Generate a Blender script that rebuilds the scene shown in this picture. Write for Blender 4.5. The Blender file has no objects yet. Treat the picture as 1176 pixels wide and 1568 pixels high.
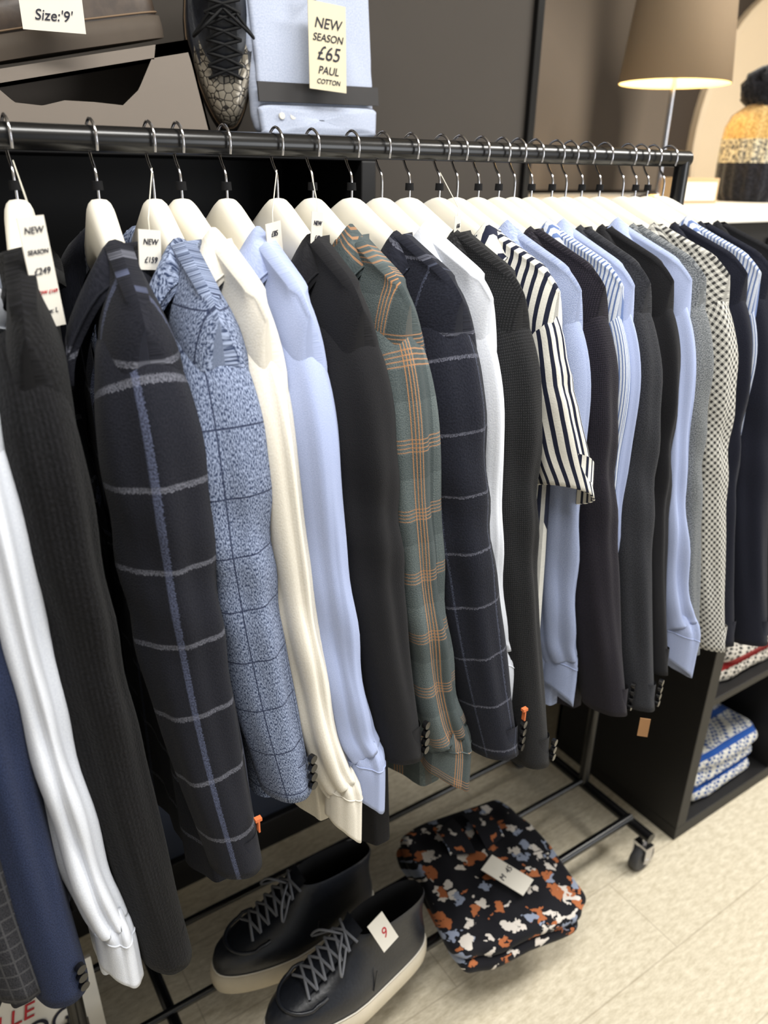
import bpy, math, random
from mathutils import Vector, Matrix
CH=1.44          # camera height
RY=0.90          # rail Y
sc=bpy.context.scene
def S(r,g,b):
    f=lambda c:(c/255/12.92) if c/255<=.04045 else ((c/255+.055)/1.055)**2.4
    return (f(r),f(g),f(b),1.0)
# ---------------------------------------------------------------- materials
class NT:
    def __init__(s,name,rough=.8,spec=.3,metal=0,sheen=0):
        s.m=bpy.data.materials.new(name); s.m.use_nodes=True
        s.t=s.m.node_tree; s.b=s.t.nodes['Principled BSDF']
        s.b.inputs['Roughness'].default_value=rough
        s.b.inputs['Specular IOR Level'].default_value=spec
        s.b.inputs['Metallic'].default_value=metal
        s.b.inputs['Sheen Weight'].default_value=sheen
    def n(s,ty): return s.t.nodes.new(ty)
    def put(s,sock,v):
        if isinstance(v,bpy.types.NodeSocket): s.t.links.new(v,sock)
        else: sock.default_value=v
    def M(s,op,a,b=0.0,c=None):
        k=s.n('ShaderNodeMath'); k.operation=op
        s.put(k.inputs[0],a); s.put(k.inputs[1],b)
        if c is not None: s.put(k.inputs[2],c)
        return k.outputs[0]
    def MIX(s,f,a,b):
        k=s.n('ShaderNodeMix'); k.data_type='RGBA'
        s.put(k.inputs[0],f); s.put(k.inputs[6],a); s.put(k.inputs[7],b)
        return k.outputs[2]
    def uv(s):
        k=s.n('ShaderNodeUVMap'); q=s.n('ShaderNodeSeparateXYZ')
        s.t.links.new(k.outputs[0],q.inputs[0]); s.uvv=k.outputs[0]
        return q.outputs[0],q.outputs[1]
    def vec(s,x,y,z=0.0):
        k=s.n('ShaderNodeCombineXYZ'); s.put(k.inputs[0],x); s.put(k.inputs[1],y); s.put(k.inputs[2],z); return k.outputs[0]
    def noise(s,v,scale,detail=2,rough=.5):
        k=s.n('ShaderNodeTexNoise'); s.t.links.new(v,k.inputs['Vector'])
        k.inputs['Scale'].default_value=scale; k.inputs['Detail'].default_value=detail
        k.inputs['Roughness'].default_value=rough
        return k.outputs['Fac']
    def contrast(s,x,k=4):
        a=s.M('SUBTRACT',x,.5); c=s.n('ShaderNodeMath'); c.operation='MULTIPLY_ADD'; c.use_clamp=True
        s.put(c.inputs[0],a); s.put(c.inputs[1],k); s.put(c.inputs[2],.5); return c.outputs[0]
    def line(s,c,per,w,off=0.0):
        x=s.M('FRACT',s.M('DIVIDE',s.M('ADD',c,off+50*per),per)); return s.M('LESS_THAN',x,w/per)
    def col(s,c): s.put(s.b.inputs['Base Color'],c)
    def bump(s,h,dist,strength=.6):
        k=s.n('ShaderNodeBump'); k.inputs['Distance'].default_value=dist; k.inputs['Strength'].default_value=strength
        s.t.links.new(h,k.inputs['Height']); s.t.links.new(k.outputs[0],s.b.inputs['Normal'])
    def obj(s):
        k=s.n('ShaderNodeTexCoord'); return k.outputs['Object']
def plain(name,c,rough=.5,spec=.4,metal=0,var=.12,scale=40,bump=0):
    t=NT(name,rough,spec,metal); o=t.obj(); nz=t.noise(o,scale,3)
    d=tuple(x*(1-var) for x in c[:3])+(1,); l=tuple(min(1,x*(1+var)) for x in c[:3])+(1,)
    t.col(t.MIX(nz,d,l))
    if bump: t.bump(nz,bump)
    return t.m
def cloth(name,c1,c2=None,pat=None,rough=.9,sheen=.04,nscale=450,k=3,aniso=(1,1),bd=.0006):
    t=NT(name,rough,.15,0,sheen); u,v=t.uv()
    vv=t.vec(t.M('MULTIPLY',u,aniso[0]),t.M('MULTIPLY',v,aniso[1]))
    nz=t.contrast(t.noise(vv,nscale,2),k)
    c2=c2 or tuple(x*1.25 for x in c1[:3])+(1,)
    col=t.MIX(nz,c1,c2)
    if pat: col=pat(t,u,v,col,nz)
    t.col(col); t.bump(nz,bd,.5)
    return t.m
def windowpane(hc,vc,per=.085,w=.006,ou=0.,ov=0.,vper=None,vw=None,thin=False):
    def f(t,u,v,col,nz):
        fz=t.M('ADD',t.M('MULTIPLY',nz,.45),.10)
        wob=t.M('MULTIPLY',t.M('SUBTRACT',nz,.5),.0018)
        lh=t.M('MULTIPLY',t.line(t.M('ADD',v,wob),per,w,ov),fz)
        lv=t.M('MULTIPLY',t.line(t.M('ADD',u,wob),vper or per,vw or w,ou),fz)
        col=t.MIX(lh,col,hc); return t.MIX(lv,col,vc)
    return f
def grid_lines(c,per,w,amt=.85):
    def f(t,u,v,col,nz):
        l=t.M('MAXIMUM',t.line(u,per,w),t.line(v,per,w)); return t.MIX(t.M('MULTIPLY',l,amt),col,c)
    return f
def tartan(t,u,v,col,nz):
    o=S(188,134,88); d=S(46,54,56)
    def tri(c):
        a=t.line(c,.085,.0014,0); b=t.line(c,.085,.0014,.0045); e=t.line(c,.085,.0014,.009); g=t.line(c,.085,.0014,.0135)
        return t.M('MAXIMUM',t.M('MAXIMUM',a,b),t.M('MAXIMUM',e,g))
    band=t.line(u,.085,.03,.045); col=t.MIX(t.M('MULTIPLY',band,.5),col,d)
    band=t.line(v,.085,.03,.045); col=t.MIX(t.M('MULTIPLY',band,.3),col,d)
    col=t.MIX(t.M('MULTIPLY',tri(v),.5),col,o); return t.MIX(t.M('MULTIPLY',tri(u),.75),col,o)
def stripes(c,per,w,axis=0):
    def f(t,u,v,col,nz): return t.MIX(t.line(u if axis==0 else v,per,w),col,c)
    return f
def hound(t,u,v,col,nz):
    a=t.line(t.M('ADD',u,v),.011,.0055); b=t.line(t.M('SUBTRACT',u,v),.011,.0055)
    x=t.M('MULTIPLY',a,b); y=t.M('MAXIMUM',a,b)
    return t.MIX(t.M('ADD',t.M('MULTIPLY',x,.55),t.M('MULTIPLY',y,.4)),S(200,198,190),S(24,24,28))
def ribs(per,amt):
    def f(t,u,v,col,nz):
        s=t.M('SINE',t.M('MULTIPLY',u,6.283/per)); return t.MIX(t.M('MULTIPLY',t.M('ADD',s,1.),amt),col,(0,0,0,1))
    return f
def dots(c,per):
    def f(t,u,v,col,nz):
        a=t.M('SINE',t.M('MULTIPLY',t.M('ADD',u,v),6.283/per)); b=t.M('SINE',t.M('MULTIPLY',t.M('SUBTRACT',u,v),6.283/per))
        return t.MIX(t.M('GREATER_THAN',t.M('MULTIPLY',a,b),.35),col,c)
    return f
MT={}
MT['check']=cloth('grey_check_wool',S(28,29,34),S(50,50,54),grid_lines(S(80,80,82),.018,.0025,.5))
MT['navy']=cloth('navy_hopsack',S(20,27,48),S(42,52,80),None,nscale=700,k=4)
MT['white']=cloth('white_cotton',S(206,210,220),S(216,220,228),None,rough=.7,bd=.0002)
MT['knit']=cloth('black_knit',S(12,12,14),S(25,25,28),ribs(.006,.3),nscale=300,bd=.001)
MT['plaid']=cloth('navy_windowpane_wool',S(16,18,26),S(29,30,38),windowpane(S(128,130,142),S(104,112,142),.085,.0058,.052,.0,.095,.0085),nscale=520)
MT['tweed']=cloth('blue_tweed',S(46,57,84),S(146,158,184),grid_lines(S(30,38,64),.064,.0018),nscale=560,k=5,aniso=(1.5,.6))
MT['cream']=cloth('cream_cotton',S(216,210,197),S(225,220,209),None,rough=.7,bd=.0002)
MT['sky']=cloth('sky_blue_cotton',S(150,162,196),S(164,175,208),None,rough=.7,nscale=800,bd=.0002)
MT['black']=cloth('black_wool',S(19,19,22),S(28,28,31),None,nscale=800)
MT['tartan']=cloth('teal_tartan',S(74,84,86),S(100,108,108),tartan,nscale=700)
MT['plaid2']=cloth('dark_windowpane_wool',S(20,22,31),S(31,33,43),windowpane(S(118,120,134),S(86,92,112),.078,.0034,.02,.02,.07,.0032))
MT['dobby']=cloth('black_dobby',S(18,19,20),S(29,29,31),dots(S(42,42,44),.006))
MT['stripe']=cloth('navy_white_stripe',S(212,210,201),S(220,218,210),stripes(S(30,34,52),.0125,.0052),rough=.7,bd=.0002)
MT['polo']=cloth('pale_blue_pique',S(132,145,180),S(164,174,202),None,nscale=900)
MT['aubergine']=cloth('dark_navy_knit',S(18,17,23),S(30,28,35),dots(S(44,40,48),.005))
MT['fine']=cloth('fine_stripe_cotton',S(186,192,206),S(200,206,216),stripes(S(90,110,155),.005,.0019),rough=.7,bd=.0002)
MT['char']=cloth('charcoal_wool',S(31,32,36),S(50,51,56),None,nscale=600,k=4)
MT['grey']=cloth('grey_tweed',S(70,74,78),S(132,135,137),None,nscale=650,k=5)
MT['hound']=cloth('houndstooth_wool',S(190,188,180),S(205,203,195),hound)
MT['midnight']=cloth('midnight_wool',S(15,17,27),S(26,28,40),None,nscale=700)
hang_m=plain('ivory_lacquered_wood',S(232,227,214),.35,.5,var=.03,scale=15)
chrome=plain('chrome',S(200,200,205),.18,.5,1,.03)
blk=plain('black_powder_coat',S(13,13,14),.26,.5,0,.1)
blkwood=plain('black_ash_board',S(18,17,18),.5,.4,0,.2,12)
dark=plain('dark_lining',S(14,14,16),.8,.2)
card=plain('white_card',S(216,211,200),.6,.3,var=.02)
tan=plain('tan_thread',S(120,100,80),.7,.2)
ink=plain('black_ink',S(40,40,52),.6,.2)
redink=plain('red_ink',S(180,50,58),.6,.2)
string=plain('cotton_string',S(215,210,195),.8,.2)
button=plain('dark_button',S(14,14,16),.2,.6)
orange=plain('orange_thread',S(205,110,64),.7,.3)
rubber=plain('grey_rubber',S(60,60,62),.6,.3)
# ---------------------------------------------------------------- mesh builder
class MB:
    def __init__(s): s.v=[];s.f=[];s.mi=[];s.sm=[];s.uv=[];s.mats=[]
    def mat(s,m):
        if m not in s.mats: s.mats.append(m)
        return s.mats.index(m)
    def face(s,idx,m,smooth,uvs=None):
        s.f.append(idx); s.mi.append(s.mat(m)); s.sm.append(smooth)
        s.uv.extend(uvs or [(s.v[i][0]+s.v[i][1],s.v[i][2]) for i in idx])
    def grid(s,P,m,UV=None,close=False,smooth=True):
        b=len(s.v); R=len(P); C=len(P[0])
        for r in P: s.v.extend([tuple(p) for p in r])
        for i in range(R-1):
            for j in range(C if close else C-1):
                k=(j+1)%C
                idx=[b+i*C+j,b+i*C+k,b+(i+1)*C+k,b+(i+1)*C+j]
                uvs=None
                if UV:
                    u1=UV(i,j);u2=UV(i,j+1);u3=UV(i+1,j+1);u4=UV(i+1,j); uvs=[u1,u2,u3,u4]
                s.face(idx,m,smooth,uvs)
        return b
    def cap(s,ring,m,smooth=False):
        b=len(s.v); s.v.extend([tuple(p) for p in ring]); s.face(list(range(b,b+len(ring))),m,smooth)
    def tube(s,path,r,m,n=10,caps=True,smooth=True):
        path=[Vector(p) for p in path]; rings=[]; ref=None
        rs=r if isinstance(r,(list,tuple)) else [r]*len(path)
        for i,p in enumerate(path):
            t=(path[min(i+1,len(path)-1)]-path[max(i-1,0)]).normalized()
            if ref is None:
                ref=Vector((1,0,0)) if abs(t.x)<.8 else Vector((0,0,1))
            a=(ref-t*ref.dot(t)).normalized(); c=t.cross(a); ref=a
            rings.append([p+(a*math.cos(q)+c*math.sin(q))*rs[i] for q in [2*math.pi*k/n for k in range(n)]])
        s.grid(rings,m,None,True,smooth)
        if caps: s.cap(rings[0][::-1],m); s.cap(rings[-1],m)
    def box(s,x0,x1,y0,y1,z0,z1,m,M=None):
        c=[Vector((x,y,z)) for z in (z0,z1) for y in (y0,y1) for x in (x0,x1)]
        if M: c=[M@q for q in c]
        b=len(s.v); s.v.extend([tuple(q) for q in c])
        for f in [(0,2,3,1),(4,5,7,6),(0,1,5,4),(2,6,7,3),(0,4,6,2),(1,3,7,5)]:
            s.face([b+i for i in f],m,False)
    def done(s,name,M=None,bevel=0,parent=None):
        me=bpy.data.meshes.new(name); me.from_pydata(s.v,[],s.f)
        for m in s.mats: me.materials.append(m)
        me.polygons.foreach_set('material_index',s.mi); me.polygons.foreach_set('use_smooth',s.sm)
        l=me.uv_layers.new(name='UVMap'); l.data.foreach_set('uv',[c for p in s.uv for c in p])
        me.update()
        o=bpy.data.objects.new(name,me); sc.collection.objects.link(o)
        if M: o.matrix_world=M
        if bevel:
            q=o.modifiers.new('bevel','BEVEL'); q.width=bevel; q.segments=2; q.limit_method='ANGLE'
        if parent: o.parent=parent
        return o
def cat(keys,n):
    out=[]; K=len(keys)
    for i in range(K-1):
        p0=keys[max(i-1,0)];p1=keys[i];p2=keys[i+1];p3=keys[min(i+2,K-1)]
        for j in range(n):
            t=j/n; out.append([.5*((2*b)+(-a+c)*t+(2*a-5*b+4*c-d)*t*t+(-a+3*b-3*c+d)*t**3) for a,b,c,d in zip(p0,p1,p2,p3)])
    out.append(list(keys[-1])); return out
def sp(x,e): return math.copysign(abs(x)**e,x)
def sstep(x): x=max(0,min(1,x)); return x*x*(3-2*x)
def hang(y): return -.024-.116*(min(math.sqrt(y*y+.0002),.22)/.22)**.85
def text(body,size,loc,m,parent,rot=(math.pi/2,0,0)):
    cu=bpy.data.curves.new('lettering','FONT'); cu.body=body; cu.size=size; cu.extrude=.0003; cu.align_x='CENTER'; cu.shear=.25
    o=bpy.data.objects.new('t',cu); sc.collection.objects.link(o)
    dg=bpy.context.evaluated_depsgraph_get(); me=bpy.data.meshes.new_from_object(o.evaluated_get(dg))
    bpy.data.objects.remove(o); me.materials.clear(); me.materials.append(m)
    q=bpy.data.objects.new('lettering',me); sc.collection.objects.link(q)
    q.location=loc; q.rotation_euler=rot; q.parent=parent; return q
# ---------------------------------------------------------------- garments
def sleeve(mb,sx,cx,cy,cz,side,m,a0,b0,a1,b1,fold,seed,shirt,short,drop=0):
    Y=lambda y: y if side<0 else 2*RY-y
    ce=cy+b1*.75
    ys=.716
    L=lambda a,b,t:a+(b-a)*t
    keys=[(sx,.805,-.176-drop,a0*.40,.028),(sx,.770,-.176-drop,a0*.62,.036),(sx,.738,-.192-drop,a0*.84,b0*.84),(sx,ys,-.262-drop,a0,b0)]
    if short:
        keys+=[(L(sx,cx,.5),L(ys,ce,.5),L(-.262,cz,.5),a0*1.02,b0*1.04),(cx,ce,cz,a0*1.0,b0*1.08)]
    else:
        for t in (.25,.5,.75):
            keys.append((L(sx,cx,t)-.008*math.sin(t*3.14),L(ys,ce,t**1.2),L(-.262-drop,cz,t),L(a0,a1,t),L(b0,b1,t)))
        if shirt:
            keys.append((L(sx,cx,.9),L(ys,ce,.9),cz+.078,a1*1.02,b1*1.02))
            keys.append((cx,ce,cz+.064,a1*.95,b1*.97))
        keys.append((cx,ce,cz,a1*.97,b1))
    pts=cat(keys,7); n=56; rings=[]; vs=[0]
    ex=1.0 if not shirt else 1.15
    for i,k in enumerate(pts):
        p=Vector((k[0],k[1],k[2]))
        q0=Vector(pts[max(i-1,0)][:3]); q1=Vector(pts[min(i+1,len(pts)-1)][:3]); t=(q1-q0).normalized()
        n1=Vector((1,0,0)); n1=(n1-t*n1.dot(t)).normalized(); n2=t.cross(n1)
        w=i/(len(pts)-1); amp=fold*sstep((w-.12)*2.6)*(1-.75*sstep((w-.85)/.08))
        r=[]
        cre=math.exp(-((w-.58)/.12)**2)
        for j in range(n):
            th=2*math.pi*j/n
            f=1+amp*(.6*math.sin(2*th+5*w+seed)+.45*math.sin(5*th-6*w+2*seed)+.3*math.sin(3*th+17*w+seed*3)+.35*math.sin(8*th+4*w+seed))
            f+=fold*.7*cre*math.sin(52*w+2*th+seed)
            if shirt: f-=amp*1.3*abs(math.sin(3.5*th+2*w+seed))**6
            q=p+n1*(k[3]*f*sp(math.cos(th),ex))+n2*(k[4]*f*sp(math.sin(th),ex))
            sl=sstep((w-.80)/.2)*(.024 if shirt else .009)
            r.append(Vector((q.x,Y(q.y),CH+q.z-sl*math.cos(th))))
        rings.append(r)
        if i: vs.append(vs[-1]+(Vector(k[:3])-Vector(pts[i-1][:3])).length)
    c=sum(rings[-1],Vector())/n
    rings.append([c+(q-c)*.93 for q in rings[-1]]); vs.append(vs[-1]+.003)
    rings.append([c+(q-c)*.85+Vector((0,0,.05)) for q in rings[-2]]); vs.append(vs[-1]+.05)
    per=.30*(a0+b0)/.094
    mb.grid(rings,m,lambda i,j:(per*j/n+seed*.013,-vs[i]),True)
    if shirt and not short: # cuff seam
        kk=len(pts)-8; mb.tube(rings[kk]+[rings[kk][0]],.0011,m,5,False)
def garment(name,kind,hook,sx,cuff,hem,mk,a0=.042,a1=.031,b0=.052,b1=.042,T=.03,fold=.08,seed=0.,buttons=None,short=False,lab=None,drop=0.,tx=.009):
    m=MT[mk]; mb=MB(); cx,cy,cz=cuff; shirt=kind in('shirt','polo')
    def G(lx,ly,Z,t=0.):
        s=max(-1.05,min(1.05,-ly/.2))
        return Vector((hook+lx+(sx-hook)*s+t*(cx-sx)*max(-.3,s)*.8, RY+ly, CH+Z-drop*(1-t)))
    n=88; ts=[0,.003,.008,.016,.028,.045,.065]+[.09+.91*i/20 for i in range(21)]
    rings=[];uvr=[]
    V=.07 if shirt else (.24 if kind=='jacket' else .10)
    NW=.092
    for t in ts:
        r=[];uu=[]
        W=.203+.018*t
        for j in range(n):
            th=2*math.pi*j/n; c=math.cos(th); s_=math.sin(th)
            ly=W*sp(c,.8); a=abs(ly)
            zt=hang(a)+.009
            if a>.165: zt-=.016*((a-.165)/.038)**2
            neck=a<NW
            if neck:
                zt=hang(NW)+.009
                if s_<0: zt-=V*(1-a/NW)**.8
                else: zt-=.020*(1-a/NW)
            Tl=T+(max(a0*.92,T)-T)*sstep((a-.07)/.12)*(1-sstep(t/.4))
            tt=Tl*min(1,(t/.085))**.5; tt=max(tt,tx+.002 if a<.180 else .006)
            if neck: tt=max(tt,.024*min(1,T/.024))
            f=1+fold*4.5*(t**1.3)*(.35*math.sin(ly*52+seed)+.3*math.sin(ly*95+4*t+seed*2))
            lx=tt*sp(s_,.38)*f
            Z=zt+(hem-zt)*t
            r.append(G(lx,ly,Z,t)); uu.append((ly+(.5 if s_>0 else 0),Z))
        rings.append(r);uvr.append(uu)
    # close the shoulder ridge outside the neck opening
    top=rings[0]; mid=[]
    for j in range(n):
        a=abs(top[j].y-RY); o=top[(n-j)%n]
        mid.append((top[j]+o)/2+Vector((0,0,.003)) if a>=NW-.004 else top[j]+Vector((0,0,.0003)))
    mb.grid([mid]+rings,m,lambda i,j:uvr[max(0,i-1)][j%n],True)
    for sd in(-1,1):
        if sd<0: sleeve(mb,sx,cx,cy,cz,-1,m,a0,b0,a1,b1,fold,seed,shirt,short,drop)
        else:
            fx=2*hook-sx; sleeve(mb,fx,fx+.01,.665,cz,1,m,min(a0,.03),b0*.85,min(a1,.025),b1*.85,fold,seed+2,shirt,short,drop)
    # collar
    q=max(.8,min(1,T/.028)) 
    if kind=='jacket':
        near=[(-T-.003,.010,-.44,0,.002,-.004),(-T-.014,.032,-.345,-.010,.050,-.004),(-T-.026,.054,-.250,-.014,.070,.014),(-T-.024,.070,-.196,-.012,.040,-.004),(-T-.022,.074,-.180,-.014,.060,-.020),
              (-.040*q,.083,-.130,-.018,.048,-.034),(-.008,.091,-.076,-.008,.042,-.034),(.024*q,.066,-.092,.016,.024,-.038),(.034*q,0,-.108,.014,0,-.042)]
    elif shirt:
        near=[(-.046*q,.008,-.168,-.024,.034,-.078),(-.042*q,.044,-.134,-.026,.044,-.064),(-.030*q,.074,-.098,-.022,.044,-.050),(-.004,.088,-.066,-.006,.042,-.040),
              (.026*q,.060,-.084,.014,.022,-.040),(.032*q,0,-.100,.012,0,-.042)]
    else:
        near=[(-.034*q,.004,-.20,-.003,.012,-.006),(-.030*q,.046,-.16,-.003,.014,-.004),(-.018*q,.076,-.12,-.003,.014,-.004),(.0,.090,-.086,0,.014,-.004),(.026*q,.060,-.100,.006,.006,-.012),(.032*q,0,-.112,.006,0,-.014)]
    half=cat(near,5)
    full=[[k[0],-k[1],k[2],k[3],-k[4],k[5]] for k in half]+[k for k in half[::-1][1:]]
    rows=[[],[],[],[],[],[]]
    for k in full:
        p=Vector(k[:3]);o=Vector(k[3:])
        ctr=Vector((.0,0,p.z)); inn=(ctr-p)*.12
        rows[0].append(G(*(p+inn+Vector((0,0,-.036))))); rows[1].append(G(*(p+inn*.5+Vector((0,0,.002)))))
        rows[2].append(G(*(p+Vector((0,0,.006))))); rows[3].append(G(*(p+o*.5+Vector((-.007 if p.x<0 else .006,0,.009)))))
        rows[4].append(G(*(p+o+Vector((-.003 if p.x<0 else .002,0,.003))))); rows[5].append(G(*(p+o*.97+Vector((.004 if p.x<0 else -.004,0,-.001)))))
    mb.grid(rows,m,lambda i,j:(full[j][1]+full[j][4]*i*.2,full[j][2]+full[j][5]*i*.2))
    mb.tube(rows[4],.0013,m,6)
    ce=cy+b1*.75
    if buttons:
        for i in range(buttons):
            zz=CH+cz+.014+.0135*i; X=cx+a1*.62; Yb=ce-b1*.76-.003
            mb.tube([(X,Yb+.004,zz),(X+.002,Yb-.002,zz)],.0055,button,12)
    if lab:
        mb.box(cx+a1*.45,cx+a1*.45+.008,ce-b1*.86-.002,ce-b1*.86+.004,CH+cz+.080,CH+cz+.084,lab)
        mb.box(cx+a1*.45+.003,cx+a1*.45+.005,ce-b1*.86-.002,ce-b1*.86+.004,CH+cz+.064,CH+cz+.080,lab)
    return mb.done(name)
def hanger(hook,sx,clip=True,tx0=.009):
    mb=MB(); rings=[]; N=44
    for i in range(N+1):
        ly=-.166+.332*i/N; a=abs(ly)/.166
        h=.064-.038*a; tx=tx0*(1.25-.35*min(1,a*1.3))
        if a>.95: h*=.75; tx*=.75
        zc=hang(abs(ly))-h/2; s=-ly/.2; xx=hook+(sx-hook)*s
        rings.append([Vector((xx+tx*sp(math.cos(q),.6),RY+ly,CH+zc+h/2*sp(math.sin(q),.7))) for q in [2*math.pi*k/20 for k in range(20)]])
    mb.grid(rings,hang_m,None,True); mb.cap(rings[0][::-1],hang_m); mb.cap(rings[-1],hang_m)
    pth=cat([(0,-.045),(0,-.012),(.010,.002),(.0185,.018),(.0145,.034),(0,.0410),(-.0145,.034),(-.0185,.022),(-.0165,.011)],4)
    mb.tube([(hook,RY+p[0],CH+p[1]) for p in pth],.0016,chrome,8)
    if clip: mb.tube([(hook,RY,CH-.027),(hook,RY,CH-.018)],[.006,.0055],dark,14)
    mb.done('clothes_hanger')
J='jacket';H='shirt'
G=[
 ('charcoal_blazer',J,-.10,-.13,(-.10,.64,-.79),-.86,'char',dict(T=.024)),
 ('black_blazer',J,-.045,-.075,(-.055,.64,-.80),-.86,'black',dict(T=.024)),
 ('grey_check_blazer',J,.01,-.02,(-.008,.64,-.80),-.86,'check',dict(T=.022,a0=.034)),
 ('navy_blazer',J,.06,.025,(.028,.635,-.83),-.88,'navy',dict(T=.022,a0=.036,a1=.030,buttons=3)),
 ('white_shirt',H,.105,.062,(.092,.64,-.855),-.88,'white',dict(T=.018,a0=.03,a1=.024,b0=.05,b1=.034,fold=.12,drop=.03)),
 ('black_knit_cardigan','knit',.158,.112,(.146,.64,-.875),-.88,'knit',dict(T=.022,a0=.036,a1=.030)),
 ('navy_plaid_blazer',J,.2386,.212,(.238,.625,-.765),-.82,'plaid',dict(T=.032,a0=.050,a1=.032,b0=.056,b1=.040)),
 ('blue_tweed_blazer',J,.2986,.283,(.316,.640,-.70),-.72,'tweed',dict(T=.028,a0=.046,a1=.032,buttons=4)),
 ('cream_shirt',H,.330,.333,(.386,.625,-.79),-.80,'cream',dict(T=.018,a0=.031,a1=.023,b0=.05,b1=.032,fold=.11)),
 ('sky_blue_shirt',H,.384,.380,(.420,.625,-.76),-.80,'sky',dict(T=.02,a0=.034,a1=.026,b0=.05,b1=.034,fold=.11)),
 ('black_blazer',J,.449,.443,(.478,.63,-.715),-.90,'black',dict(T=.03,a0=.046,a1=.033,buttons=4)),
 ('teal_tartan_shirt',H,.497,.505,(.566,.630,-.80),-.83,'tartan',dict(T=.024,a0=.040,a1=.038,b0=.055,b1=.044,fold=.10)),
 ('dark_windowpane_blazer',J,.553,.577,(.632,.605,-.765),-.80,'plaid2',dict(T=.03,a0=.049,a1=.034,buttons=4)),
 ('white_shirt',H,.599,.622,(.655,.64,-.70),-.76,'white',dict(T=.018,a0=.024,a1=.020,b0=.05,b1=.034,fold=.09)),
 ('black_dobby_blazer',J,.643,.672,(.697,.60,-.81),-.84,'dobby',dict(T=.026,a0=.040,a1=.032,buttons=3)),
 ('striped_short_sleeve_shirt',H,.693,.732,(.746,.630,-.405),-.72,'stripe',dict(T=.02,a0=.028,b0=.058,b1=.055,fold=.04,short=True)),
 ('pale_blue_polo_shirt','polo',.724,.770,(.806,.655,-.77),-.79,'polo',dict(T=.018,a0=.026,a1=.022,fold=.09)),
 ('dark_navy_knit_blazer',J,.762,.815,(.868,.60,-.79),-.82,'aubergine',dict(T=.024,a0=.036,a1=.028,buttons=4)),
 ('fine_striped_shirt',H,.800,.850,(.880,.66,-.74),-.76,'fine',dict(T=.016,a0=.022,a1=.02,fold=.08)),
 ('sky_blue_shirt',H,.830,.872,(.89,.66,-.74),-.76,'sky',dict(T=.015,a0=.02,a1=.02,fold=.08)),
 ('charcoal_blazer',J,.864,.905,(.925,.59,-.80),-.82,'char',dict(T=.024,a0=.036,a1=.028,buttons=4)),
 ('black_blazer',J,.906,.955,(.975,.61,-.76),-.80,'black',dict(T=.020,a0=.028,a1=.024)),
 ('sky_blue_shirt',H,.935,.995,(1.025,.60,-.765),-.79,'sky',dict(T=.016,a0=.024,a1=.026,b1=.050,fold=.10)),
 ('grey_tweed_blazer',J,.970,1.028,(1.055,.61,-.75),-.78,'grey',dict(T=.02,a0=.030,a1=.026)),
 ('houndstooth_blazer',J,1.010,1.085,(1.118,.60,-.762),-.79,'hound',dict(T=.022,a0=.030,a1=.026)),
 ('midnight_blazer',J,1.064,1.130,(1.160,.61,-.77),-.80,'midnight',dict(T=.022,a0=.030,a1=.028)),
 ('pale_striped_shirt',H,1.095,1.165,(1.19,.68,-.66),-.70,'fine',dict(T=.014,a0=.014,a1=.012,b0=.042,fold=.05)),
 ('midnight_blazer',J,1.125,1.200,(1.225,.585,-.78),-.82,'midnight',dict(T=.022,a0=.038,a1=.034)),
 ('black_blazer',J,1.165,1.250,(1.27,.60,-.78),-.82,'black',dict(T=.02,a0=.036,a1=.032)),
]
for i,(nm,kd,hk,sx,cf,hm,mk,kw) in enumerate(G):
    kw=dict(kw); tx=.0125 if hk<.66 else .008
    if nm in('navy_plaid_blazer','dark_windowpane_blazer'): kw['lab']=orange
    garment(nm,kd,hk,sx,cf,hm,mk,seed=i*1.7,tx=tx*.95,**kw)
    hanger(hk,sx,i%3!=1,tx)
# ---------------------------------------------------------------- rack
mb=MB()
RZ=CH+.022
mb.tube([(-.75,RY,RZ),(1.215,RY,RZ)],.0128,blk,24)
for x in(.05,1.205):
    mb.tube([(x,RY,.10),(x,RY,RZ)],.0125,blk,16)
    mb.tube([(x,.70,.10),(x,1.12,.10)],.0125,blk,16)
    for y in(.715,1.10):
        mb.tube([(x,y,.10),(x,y,.068)],.006,chrome,10)
        for d in(-.016,.016): mb.box(x-.012,x+.012,y+d-.0015,y+d+.0015,.03,.075,chrome)
        mb.box(x-.013,x+.013,y-.018,y+.018,.068,.076,chrome)
        mb.tube([(x,y-.011,.034),(x,y-.008,.034),(x,y+.008,.034),(x,y+.011,.034)],[.028,.034,.034,.028],rubber,24)
        mb.tube([(x,y-.018,.034),(x,y+.018,.034)],.008,chrome,12)
mb.tube([(-.75,RY,.0),(-.75,RY,RZ)],.0125,blk,16)
for y in(.76,.90,1.05): mb.tube([(.05,y,.112),(1.205,y,.112)],.007 if y!=.76 else .010,blk,12)
mb.tube([(.19,.70,.104),(.19,1.12,.104)],.010,blk,12)
mb.done('clothes_rack')
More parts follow.
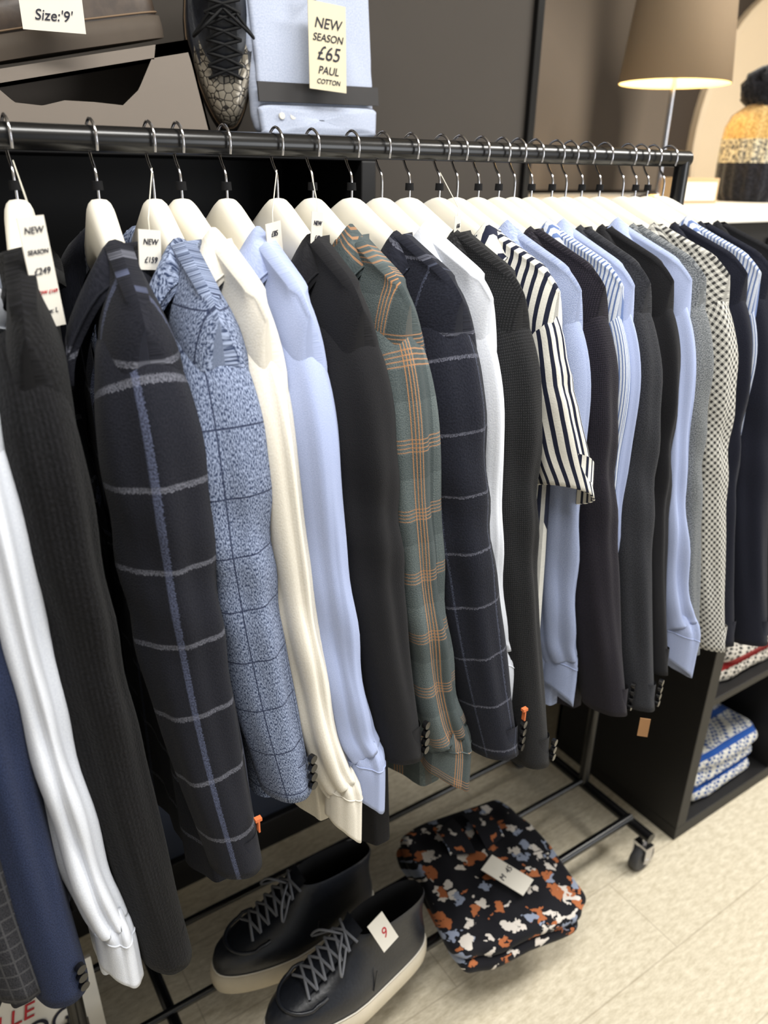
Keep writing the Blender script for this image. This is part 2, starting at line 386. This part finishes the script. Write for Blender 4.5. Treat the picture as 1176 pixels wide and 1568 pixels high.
# ---------------------------------------------------------------- room
fl=NT('light_oak_floor',.45,.35); o=fl.obj()
sep=fl.n('ShaderNodeSeparateXYZ'); fl.t.links.new(o,sep.inputs[0]); X_,Y_=sep.outputs[0],sep.outputs[1]
g=fl.noise(fl.vec(fl.M('MULTIPLY',X_,5),fl.M('MULTIPLY',Y_,14)),8,7,.75)
row=fl.M('FLOOR',fl.M('DIVIDE',Y_,.18)); xo=fl.M('ADD',X_,fl.M('MULTIPLY',row,.43))
pid=fl.n('ShaderNodeTexWhiteNoise'); fl.t.links.new(fl.vec(row,fl.M('FLOOR',fl.M('DIVIDE',xo,1.2))),pid.inputs['Vector'])
c=fl.MIX(fl.contrast(g,3.2),S(182,171,147),S(224,215,194)); c=fl.MIX(fl.M('MULTIPLY',pid.outputs['Value'],.22),c,S(196,186,162))
gap=fl.M('MAXIMUM',fl.line(Y_,.18,.003),fl.line(xo,1.2,.003)); c=fl.MIX(fl.M('MULTIPLY',gap,.4),c,S(140,126,104)); fl.col(c)
def room(name,x0,x1,y0,y1,z0,z1,m):
    b=MB(); b.box(x0,x1,y0,y1,z0,z1,m); return b.done(name)
room('floor',-2.6,4.7,-2.6,2.2,-.05,0,fl.m)
wallm=plain('taupe_wall_paint',S(68,63,58),.75,.25,0,.05,6)
wall2=plain('brown_wall_paint',S(64,54,45),.7,.25,0,.15,3)
lightw=plain('off_white_paint',S(215,210,200),.8,.2,0,.03,5)
room('wall_back',-2.6,1.455,1.56,1.66,0,2.7,wallm)
room('trim_1',1.455,1.475,1.545,1.66,0,2.7,blk)
room('wall_alcove',1.3,4.7,2.1,2.2,0,2.7,wall2)
room('wall_left',-2.7,-2.6,-2.6,2.2,0,2.7,lightw)
room('wall_right',4.7,4.8,-2.6,2.2,0,2.7,lightw)
room('ceiling',-2.6,4.7,-2.6,2.2,2.7,2.75,lightw)
# shelving behind rack
mb=MB()
mb.box(-1.2,.80,1.22,1.54,1.45,1.481,blkwood); mb.box(-1.2,.80,1.22,1.54,0,.08,blkwood)
for x in(-1.2,-.55,.10,.77): mb.box(x,x+.03,1.22,1.54,.08,1.45,blkwood)
mb.box(-1.2,.80,1.52,1.54,.08,1.45,blkwood)
navyb=plain('navy_grey_panel',S(40,46,60),.5,.4,0,.1,8)
mb.box(-1.17,.77,1.235,1.26,.08,.36,navyb)
for z in(.40,.75,1.10): mb.box(-1.17,.77,1.225,1.52,z,z+.03,blkwood)
mb.done('black_shelving_unit',bevel=.002)
mb=MB()
mb.box(.81,1.45,1.545,1.559,.0,.12,blkwood); mb.done('baseboard_back')
# cube shelf right
mb=MB(); x0,x1,y0,y1=1.335,2.50,.72,1.11; th=.036
mb.box(x0,x1,y0,y1,0,th,blkwood); mb.box(x0,x1,y0,y1,.764,.80,blkwood); mb.box(x0,x1,y1-.012,y1,th,.764,blkwood)
for x in(x0,x0+.376,x0+.752,x1-th): mb.box(x,x+th,y0,y1,th,.764,blkwood)
mb.box(x0+th,x1-th,y0+.003,y1-.012,.372,.392,blkwood)
mb.done('black_cube_shelf',bevel=.0015)
# cabinet w/ white top
mb=MB(); mb.box(1.52,3.0,1.14,2.05,0,1.335,blkwood); mb.box(1.50,3.05,1.12,2.055,1.337,1.369,lightw)
for x in(1.9,2.3,2.7): mb.box(x,x+.004,1.134,1.14,.05,1.3,dark)
mb.done('black_sideboard',bevel=.002)
# metal panel
t=NT('bronze_metal',.35,.5,.6); o=t.obj(); sp_=t.n('ShaderNodeSeparateXYZ'); t.t.links.new(o,sp_.inputs[0])
nz=t.noise(t.vec(t.M('MULTIPLY',sp_.outputs[0],2.2),0.0,t.M('MULTIPLY',sp_.outputs[2],.5)),1.5,1); t.col(t.MIX(t.contrast(nz,4),S(56,48,41),S(128,116,104)))
mb=MB(); mb.box(1.85,2.62,2.06,2.10,1.38,2.5,t.m); mb.box(1.82,1.85,2.057,2.10,1.38,2.52,plain('steel_frame',S(150,148,145),.3,.5,.8)); mb.done('bronze_mirror_panel')
mb=MB(); mb.tube([(3.42,2.099,CH+.10),(3.42,2.07,CH+.10),(3.42,2.06,CH+.10)],[.60,.60,.58],plain('cream_panel',S(222,200,168),.6,.3,0,.05,4),64,smooth=False); mb.done('round_cream_wall_panel')
# lamp
lx,ly=1.92,1.50; bz=1.369
mb=MB()
mb.tube([(lx,ly,bz),(lx,ly,bz+.012),(lx,ly,bz+.02)],[.07,.07,.012],chrome,32)
mb.tube([(lx,ly,bz+.015),(lx,ly,CH+.40)],.006,chrome,12)
sh=bpy.data.materials.new('linen_shade'); sh.use_nodes=True; nt=sh.node_tree; pb=nt.nodes['Principled BSDF']; pb.inputs['Base Color'].default_value=S(150,130,106); pb.inputs['Roughness'].default_value=.9
tr=nt.nodes.new('ShaderNodeBsdfTranslucent'); tr.inputs[0].default_value=S(228,205,165); mx=nt.nodes.new('ShaderNodeMixShader'); mx.inputs[0].default_value=.08
nt.links.new(pb.outputs[0],mx.inputs[1]); nt.links.new(tr.outputs[0],mx.inputs[2]); nt.links.new(mx.outputs[0],nt.nodes['Material Output'].inputs[0])
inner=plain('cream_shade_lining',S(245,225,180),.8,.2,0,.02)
R=[]
for r,z in[(.141,.215),(.143,.215),(.114,.50)]: R.append([(lx+r*math.cos(q),ly+r*math.sin(q),CH+z) for q in[2*math.pi*k/48 for k in range(48)]])
mb.grid(R,sh,None,True)
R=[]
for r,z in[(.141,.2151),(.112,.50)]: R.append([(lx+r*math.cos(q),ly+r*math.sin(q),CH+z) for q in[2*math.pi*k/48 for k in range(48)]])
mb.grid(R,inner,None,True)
bulb=bpy.data.materials.new('warm_bulb'); bulb.use_nodes=True; e=bulb.node_tree.nodes['Principled BSDF']; e.inputs['Emission Color'].default_value=(1,.78,.42,1); e.inputs['Emission Strength'].default_value=14
mb.tube([(lx,ly,CH+.27+.035*math.sin(a)) for a in[-1.5,-.8,0,.8,1.5]],[.003,.025,.034,.025,.003],bulb,20)
lamp=mb.done('table_lamp')
l=bpy.data.lights.new('lamp_bulb','POINT'); l.energy=5; l.color=(1,.82,.52); l.shadow_soft_size=.04
lo=bpy.data.objects.new('lamp_bulb_light',l); lo.location=(lx,ly,CH+.31); sc.collection.objects.link(lo); lo.parent=lamp
# wooden box by lamp
mb=MB(); oak=plain('oak_block',S(190,160,120),.6,.3,0,.1,20); mb.box(1.80,1.96,1.34,1.40,1.3692,1.43,oak); mb.box(1.81,1.95,1.338,1.34,1.375,1.42,card); mb.done('wooden_card_box',bevel=.003)
# bobble hat
mb=MB(); hx,hy,hz=2.20,1.40,1.3695
def hk(pal):
    t=NT('hat_knit',.95,.1,0,.3); o=t.obj(); s_=t.n('ShaderNodeSeparateXYZ'); t.t.links.new(o,s_.inputs[0])
    nz=t.noise(o,160,2); t.col(t.MIX(t.contrast(nz,5),pal[0],pal[1])); t.bump(nz,.003,.8); return t.m
kb=hk((S(16,16,20),S(34,34,40))); ky=hk((S(156,126,76),S(190,162,106))); kg=hk((S(80,80,80),S(200,192,166)))
prof=[(0,.080),(.02,.094),(.06,.098),(.10,.099),(.125,.099),(.16,.098),(.19,.095),(.22,.082),(.245,.05),(.25,.004)]
def seg(a,b,m):
    R=[]
    for z,r in prof[a:b]: R.append([(hx+r*(1+.03*math.sin(18*q))*math.cos(q),hy+r*(1+.03*math.sin(18*q))*math.sin(q),hz+z) for q in[2*math.pi*k/72 for k in range(72)]])
    mb.grid(R,m,None,True)
seg(0,4,kb); seg(3,6,kg); seg(5,10,ky)
random.seed(4)
R=[]
for i in range(15):
    a=-1.57+3.14*i/14; R.append([(hx+(.072+random.uniform(-.014,.012))*math.cos(a)*math.cos(q),hy+(.072+random.uniform(-.014,.012))*math.cos(a)*math.sin(q),hz+.285+.060*math.sin(a)) for q in[2*math.pi*k/40 for k in range(40)]])
mb.grid(R,kb,None,True); mb.done('bobble_hat')
# ---------------------------------------------------------------- shoes
def shoe(name,M,up,sole,lace,L=.30,tall=.13,W=.052,toecap=None,st_h=.030,toe=.62,stitch=None):
    mb=MB(); n=48; stitch=stitch or card
    def outline(xf,xb,w,z,k=1.):
        r=[]
        for j in range(n):
            th=2*math.pi*j/n; c=math.cos(th); s_=math.sin(th)
            x=(xf+xb)/2-(xb-xf)/2*sp(c,.9)
            u=x/L; wd=w*(toe+(1-toe)*math.sin(max(0,min(1,u/.55))*math.pi*.5))*(1 if u<.45 else 1-.18*math.sin((u-.45)/.55*math.pi*.75))
            y=wd*sp(s_,.75); r.append(Vector((x,y,z)))
        return r
    R=[outline(-.004,L+.004,W*1.08,0),outline(-.008,L+.006,W*1.12,.012),outline(-.006,L+.005,W*1.12,st_h-.002),outline(.004,L-.004,W*1.0,st_h)]
    mb.grid(R,sole,None,True); mb.cap(R[0],sole)
    k=tall/.13; d=st_h-.030
    prof=[(.0,L,1.02,.028),(-.001,L+.001,1.04,.042),(.004,L,1.02,.058),(.026,L-.002,.95,.070),(.075,L-.004,.86,.078*k),(.115,L-.006,.80,.094*k),(.140,L-.006,.74,.110*k),(.152,L-.004,.70,.124*k),(.158,L-.002,.68,.136*k),(.162,L-.004,.64,.140*k),(.168,L-.012,.58,.134*k),(.175,L-.02,.52,.09*k),(.175,L-.02,.50,.045)]
    R=[outline(a,b,W*w,z+d) for a,b,w,z in prof]
    f0=len(mb.f)
    mb.grid(R[:10],up,None,True)
    if toecap:
        ci=mb.mat(toecap)
        for i in range(f0,len(mb.f)):
            if sum(mb.v[q][0] for q in mb.f[i])/4<.095: mb.mi[i]=ci
    mb.grid(R[9:],dark,None,True); mb.cap(R[-1],dark)
    tp=[Vector((.066+.094*i/6,0,d+(.081+.058*i/6)*k+.004)) for i in range(7)]
    rows=[[p+Vector((0,y,.003-abs(y)*.25)) for y in(-.020,-.01,0,.01,.020)] for p in tp]+[[Vector((.170,y,.152*k+d)) for y in(-.022,-.01,0,.01,.022)]]
    mb.grid(rows,up)
    for i in range(6):
        a=tp[i];b=tp[min(i+1,6)]
        for s_ in(-1,1):
            mb.tube([a+Vector((-.003,s_*.026,-.004)),a*.5+b*.5+Vector((-.004,0,.009)),b+Vector((-.003,-s_*.026,-.004))],.0026,lace,6)
    for s_ in(-1,1):
        pth=cat([tuple(tp[5]+Vector((0,0,.008))),tuple(tp[4]+Vector((-.01,s_*.03,.016))),tuple(tp[3]+Vector((0,s_*.045,.0))),tuple(tp[4]+Vector((.01,s_*.02,.012)))],5); mb.tube(pth,.0022,lace,6)
    st=[Vector((q.x,q.y,st_h+.003)) for q in outline(-.002,L+.002,W*1.06,.033)]; mb.tube(st+[st[0]],.0013,stitch,6)
    if toe>.7: # raised moccasin seam around the toe, side seams
        ms=[]
        for i in range(21):
            a=-1.9+3.8*i/20; ms.append(Vector((.074-.050*math.cos(a),W*.70*math.sin(a),d+.073+.003*math.cos(a*.5)+(0 if abs(a)<1.4 else .006))))
        mb.tube(ms,.0032,up,8)
        for s_ in(-1,1): mb.tube([Vector((.17,s_*W*.985,d+.05)),Vector((.180,s_*W*.88,d+.085))],.0012,up,6)
    return mb.done(name,M)
lea=NT('black_leather',.36,.5); o=lea.obj(); nz=lea.noise(o,220,3); lea.col(lea.MIX(nz,S(16,18,23),S(36,39,47))); lea.bump(nz,.0006,.5)
white_sole=plain('cream_rubber_sole',S(196,186,166),.6,.3)
glace=plain('grey_laces',S(104,106,112),.7,.3)
T_=Matrix.Translation; Rz=lambda a:Matrix.Rotation(a,4,'Z'); Rx=lambda a:Matrix.Rotation(a,4,'X'); Ry=lambda a:Matrix.Rotation(a,4,'Y')
s1=shoe('black_moc_boot',T_((.302,.748,.122))@Rz(.05),lea.m,white_sole,glace,L=.315,tall=.138,W=.057,st_h=.040,toe=.80)
s2=shoe('black_moc_boot',T_((.272,.897,.120))@Rz(-.02),lea.m,white_sole,glace,L=.315,tall=.138,W=.057,st_h=.040,toe=.80)
mb=MB(); mb.box(-.017,.017,-.0006,.0006,-.026,.026,card); tg=mb.done('shoe_size_tag',T_((.500,.715,.292))@Rx(-.6)@Ry(-.3)); text('9',.022,(0,-.001,-.010),redink,tg)
# ---------------------------------------------------------------- folded things
def folded(name,M,w,d,h,m,layers=3,collar=None,seed=0,puff=1.):
    mb=MB(); n=72
    for k in range(layers):
        z0=h*k/layers; hh=h/layers; R=[]
        for i in range(13):
            a=-1.57+3.14*i/12; r=[]
            for j in range(n):
                th=2*math.pi*j/n
                e=1+.03*math.sin(3*th+seed+k*2)+.022*math.sin(5*th+k+seed)+.01*math.sin(11*th+seed)
                ins=(1-math.cos(a))*hh*.5
                x=(w/2*e-ins)*sp(math.cos(th),.36); y=(d/2*e-ins)*sp(math.sin(th),.36)
                z=z0+hh/2+hh*.52*math.sin(a)+.004*puff*math.sin(x*40+seed)*math.sin(y*35+k)
                r.append(Vector((x,y,z)))
            R.append(r)
        for f in(.85,.7,.55,.4,.2,.02):
            R.append([Vector((q.x*f,q.y*f,z0+hh*1.02+.006*puff*math.sin(q.x*f*50+seed+q.y*f*20)*math.sin(q.y*f*40+seed-q.x*f*25)+.004*(1-f))) for q in R[12]])
        mb.grid(R,m,lambda i,j,R=R:(R[i][j%n].x,R[i][j%n].y+R[i][j%n].z),True)
    if collar:
        for s_ in(-1,1):
            rows=[[Vector((s_*(.012+.05*a),d*.42-.10*b*(1-.35*a)-.02*a,h+.012+.010*math.sin(b*3.1))) for b in[0,.25,.5,.75,1]] for a in[0,.33,.66,1]]
            mb.grid(rows,collar,lambda i,j:(i*.02,j*.02))
    return mb.done(name,M)
fm=NT('floral_print_cotton',.8,.2,0,.05); u,v=fm.uv(); vo=fm.n('ShaderNodeTexVoronoi')
w_=fm.noise(fm.uvv,60,3); w2=fm.noise(fm.uvv,43,3)
wv=fm.vec(fm.M('ADD',u,fm.M('MULTIPLY',w_,.05)),fm.M('ADD',v,fm.M('MULTIPLY',w2,.05)))
fm.t.links.new(wv,vo.inputs['Vector']); vo.inputs['Scale'].default_value=48
sx_=fm.n('ShaderNodeSeparateColor'); fm.t.links.new(vo.outputs['Color'],sx_.inputs[0]); rr_=sx_.outputs[0]
c=fm.MIX(fm.M('GREATER_THAN',rr_,.42),S(18,18,24),S(205,198,190)); c=fm.MIX(fm.M('GREATER_THAN',rr_,.62),c,S(165,98,60)); c=fm.MIX(fm.M('GREATER_THAN',rr_,.76),c,S(135,144,164)); c=fm.MIX(fm.M('GREATER_THAN',rr_,.88),c,S(20,20,26))
c=fm.MIX(fm.M('GREATER_THAN',vo.outputs['Distance'],.58),c,S(18,18,24)); fm.col(c)
folded('folded_floral_shirt',T_((.80,.785,.124))@Rz(-.18),.29,.31,.06,fm.m,2,fm.m,1.3,1.4)
mb=MB(); mb.box(-.022,.022,-.045,.045,0,.0012,card); tg=mb.done('price_tag',T_((.80,.735,.212))@Rz(.35)@Rx(.05)); text('M  45',.016,(0,-.002,.002),ink,tg,(0,0,0))
def fair(name,a,b,c_):
    t=NT(name,.9,.1,0,.1); u,v=t.uv(); 
    q1=t.M('SINE',t.M('MULTIPLY',u,420)); q2=t.M('SINE',t.M('MULTIPLY',v,300)); q3=t.M('SINE',t.M('MULTIPLY',t.M('ADD',u,v),180))
    m_=t.M('GREATER_THAN',t.M('MULTIPLY',t.M('ADD',q1,q3),q2),.15); bd=t.line(v,.09,.02)
    c=t.MIX(m_,a,b); c=t.MIX(bd,c,c_); t.col(c); return t.m
folded('folded_blue_nordic_jumper',T_((1.545,.875,.037)),.28,.27,.13,fair('blue_nordic',S(200,198,190),S(46,76,132),S(34,72,140)),3,None,.4)
folded('folded_red_nordic_jumper',T_((1.545,.875,.393)),.28,.27,.085,fair('red_nordic',S(190,184,174),S(60,60,58),S(140,36,36)),2,None,2.4)
# ---------------------------------------------------------------- top shelf display
Z0=1.4812
greybox=plain('taupe_card_box',S(122,113,104),.7,.25,0,.04,10)
mb=MB(); yf,yb=1.245,1.40
def arch_h(x):
    pts=[(.16,0),(.195,.058),(.21,.052),(.235,.03),(.27,.028),(.30,.036),(.34,.036),(.38,.034),(.405,.055),(.428,.095),(.436,.095),(.4361,0)]
    for (xa,za),(xb,zb) in zip(pts,pts[1:]):
        if xa<=x<=xb: return za+(zb-za)*(x-xa)/(xb-xa)
    return 0
def top_h(x): 
    return .055+(x-.16)*.213 if x<.485 else .124-(x-.485)*4.6
xs=[.16+.352*i/88 for i in range(89)]
for yy in(yf,yb):
    lo=[];hi=[]
    for x in xs:
        h=max(0.002,top_h(x)); lo.append((x,yy,Z0)); 
        op=.195<x<.436
        hi.append((x,yy,Z0+(arch_h(x) if op and yy==yf else h)))
    mb.grid([lo,hi],greybox,smooth=False)
    hi2=[(x,yy,Z0+max(.002,top_h(x))) for x in xs]; lo2=[(x,yy,Z0+max(.002,top_h(x)-.016)) for x in xs]; mb.grid([lo2,hi2],greybox,smooth=False)
mb.grid([[(x,yf,Z0+max(.002,top_h(x))) for x in xs],[(x,yb,Z0+max(.002,top_h(x))) for x in xs]],greybox,smooth=False)
mb.done('shoe_display_riser')
brown=NT('brown_leather',.45,.4); o=brown.obj(); nz=brown.noise(o,60,4); brown.col(brown.MIX(nz,S(34,28,26),S(84,70,58))); brown.bump(nz,.001,.4)
shoe('brown_leather_shoe',T_((.165,1.315,Z0+.066))@Ry(-.21),brown.m,plain('brown_sole',S(78,69,60),.7,.3),plain('dark_laces',S(30,26,24),.8,.2),L=.31,W=.050,stitch=tan)
mb=MB(); mb.box(-.038,.038,-.0006,.0006,-.03,.035,card); sg=mb.done('size_sign_card',T_((.290,1.205,Z0+.142))@Rz(-.15)); text("Size:'9'",.017,(0,-.0015,-.018),ink,sg)
croc=NT('silver_croc_leather',.22,.6,.4); o=croc.obj(); vo=croc.n('ShaderNodeTexVoronoi'); vo.feature='DISTANCE_TO_EDGE'; croc.t.links.new(o,vo.inputs['Vector']); vo.inputs['Scale'].default_value=90
croc.col(croc.MIX(croc.M('LESS_THAN',vo.outputs['Distance'],.06),S(142,134,120),S(44,40,36))); croc.bump(vo.outputs['Distance'],.002,.6)
# shoe stood on its toe, laces facing the room, leaning back
xa=Vector((.03,.14,1)).normalized(); za=Vector((-.34,-.93,.14)); ya=za.cross(xa).normalized(); za=xa.cross(ya)
Ms=Matrix((xa,ya,za)).transposed().to_4x4(); Ms.translation=Vector((.580,1.340,Z0+.010))
shoe('black_croc_brogue',Ms,lea.m,plain('dark_sole',S(30,28,26),.6,.3),plain('black_laces',S(14,14,15),.7,.3),L=.31,W=.053,toecap=croc.m,tall=.11,stitch=tan)
# folded dress shirt in pack
mb=MB(); lb2=cloth('pale_blue_poplin',S(166,175,196),S(184,191,208),None,rough=.7,bd=.0002)
def pack(w,h,d,m,y0=0,z0=0,x0=0):
    R=[]
    for i in range(11):
        a=-1.57+3.14*i/10; ins=(1-math.cos(a))*d*.5
        R.append([Vector((x0+(w/2-ins)*sp(math.cos(q),.22)*(1+.012*math.sin(q*7)+.008*math.sin(q*13)),y0+d/2*math.sin(a)*-1,z0+h/2+(h/2-ins)*sp(math.sin(q),.22)+.0)) for q in[2*math.pi*k/96 for k in range(96)]])
    for f in(.8,.55,.3,.05): R.append([Vector((x0+(p.x-x0)*f,p.y+.003*math.sin(p.x*f*60+p.z*30)-.002,z0+h/2+(p.z-z0-h/2)*f)) for p in R[10]])
    mb.grid(R,m,None,True); mb.cap(R[0][::-1],m,True)
pack(.235,.36,.030,lb2); 
pack(.220,.30,.012,lb2,-.016,.052)
pack(.222,.048,.014,lb2,-.018,.001)
mb.box(-.113,.113,-.029,-.0255,.050,.078,plain('charcoal_band',S(50,48,48),.5,.3))
for x in(-.075,-.055): mb.tube([(x,-.025,.03),(x,-.029,.03)],.005,card,12)
ps=mb.done('packaged_dress_shirt',T_((.712,1.275,Z0+.001))@Rx(-.10)@Ry(-.02))
mb=MB(); mb.box(-.034,.034,-.0006,.0006,-.065,.058,plain('cream_card',S(208,198,170),.6,.3,var=.03)); tg=mb.done('price_tag',T_((.712,1.232,Z0+.135))@Rx(-.10)@Ry(.05))
text('NEW',.021,(0,-.0015,.022),ink,tg);text('SEASON',.015,(0,-.0015,.004),ink,tg);text('£65',.028,(0,-.0015,-.022),ink,tg);text('PAUL',.016,(0,-.0015,-.042),ink,tg);text('COTTON',.010,(0,-.0015,-.056),ink,tg)
# ---------------------------------------------------------------- tags on hangers
def tag(x,y,z,w,h,lines,rz=0,hook=None,tilt=0.):
    b=MB(); b.box(-w/2,w/2,-.0005,.0005,-h,0,card)
    M=T_((x,y,z))@Rz(rz)@Ry(tilt)
    if hook:
        inv=M.inverted(); b.tube([inv@Vector(hook),inv@Vector((x,y,z+.01)),inv@Vector((x,y,z-.004))],.0006,string,5)
    o=b.done('price_tag',M)
    for i,(s_,sz,m) in enumerate(lines): text(s_,sz,(0,-.001,-.014-i*h/len(lines)*.90),m,o)
tag(.142,.765,CH-.044,.026,.096,[('NEW',.008,ink),('SEASON',.0055,ink),('£249',.008,ink),('NOW £169',.0045,redink),('Size: L',.006,ink)],.35,(.158,.89,CH+.0),-.06)
tag(.257,.800,CH-.060,.028,.038,[('NEW',.008,ink),('£159',.008,ink)],.4,(.299,.90,CH-.005),.1)
tag(.392,.800,CH-.056,.028,.034,[('£85',.008,ink),('S',.008,ink)],.5,(.449,.90,CH-.005),-.1)
tag(.447,.800,CH-.046,.023,.034,[('NEW',.007,ink),('£49',.007,ink)],.5,(.495,.90,CH-.005),.1)
tag(.655,.810,CH-.054,.020,.028,[('£65',.007,ink)],.5,(.693,.90,CH-.005))
# magazine/sign on floor
mb=MB(); mb.box(-.11,.11,-.004,.004,0,.20,card); mb.box(-.085,.085,-.0052,-.004,.015,.09,plain('photo_print',S(70,66,62),.4,.4,0,.5,60))
bk=mb.done('dog_book',T_((-.015,.97,.0))@Rx(-.22)); text('DOG',.055,(0,-.006,.095),ink,bk); text('ELLE',.04,(-.03,-.006,.145),redink,bk)
mb=MB(); mb.box(-.008,.008,-.0006,.0006,-.035,0,plain('kraft_card',S(150,112,76),.7,.3)); mb.done('swing_tag',T_((.900,.575,CH-.79))@Rz(-.8))
# ---------------------------------------------------------------- lights
def area(name,loc,rot,sx,sy,e,c):
    l=bpy.data.lights.new(name,'AREA'); l.shape='RECTANGLE'; l.size=sx; l.size_y=sy; l.energy=e; l.color=c
    o=bpy.data.objects.new(name,l); o.location=loc; o.rotation_euler=rot; sc.collection.objects.link(o)
area('ceiling_light_panel',(.2,.1,2.66),(0,0,0),1.4,.4,50,(1,.985,.95))
area('ceiling_light_panel',(2.4,.2,2.66),(0,0,0),1.4,.4,68,(1,.975,.93))
area('shop_window_light',(2.6,-2.5,1.5),(math.radians(90),0,math.radians(15)),2.0,1.8,56,(.96,.98,1))
w=bpy.data.worlds.new('world'); sc.world=w; w.use_nodes=True; w.node_tree.nodes['Background'].inputs[0].default_value=(.92,.96,1,1); w.node_tree.nodes['Background'].inputs[1].default_value=.32
# ---------------------------------------------------------------- camera
Xc=Vector((1906,491,-1177)).normalized(); Zc=Vector((50,2627,1177)).normalized(); Yc=Zc.cross(Xc).normalized()
cam=bpy.data.cameras.new('camera'); co=bpy.data.objects.new('camera',cam); sc.collection.objects.link(co)
M=Matrix((Xc,Yc,Zc)).to_4x4(); co.matrix_world=T_((0,0,CH))@M
cam.sensor_fit='HORIZONTAL'; cam.sensor_width=36; cam.lens=36.03; cam.clip_start=.02
cam.dof.use_dof=True; cam.dof.focus_distance=.95; cam.dof.aperture_fstop=5.0
sc.camera=co
sc.view_settings.view_transform='Standard'
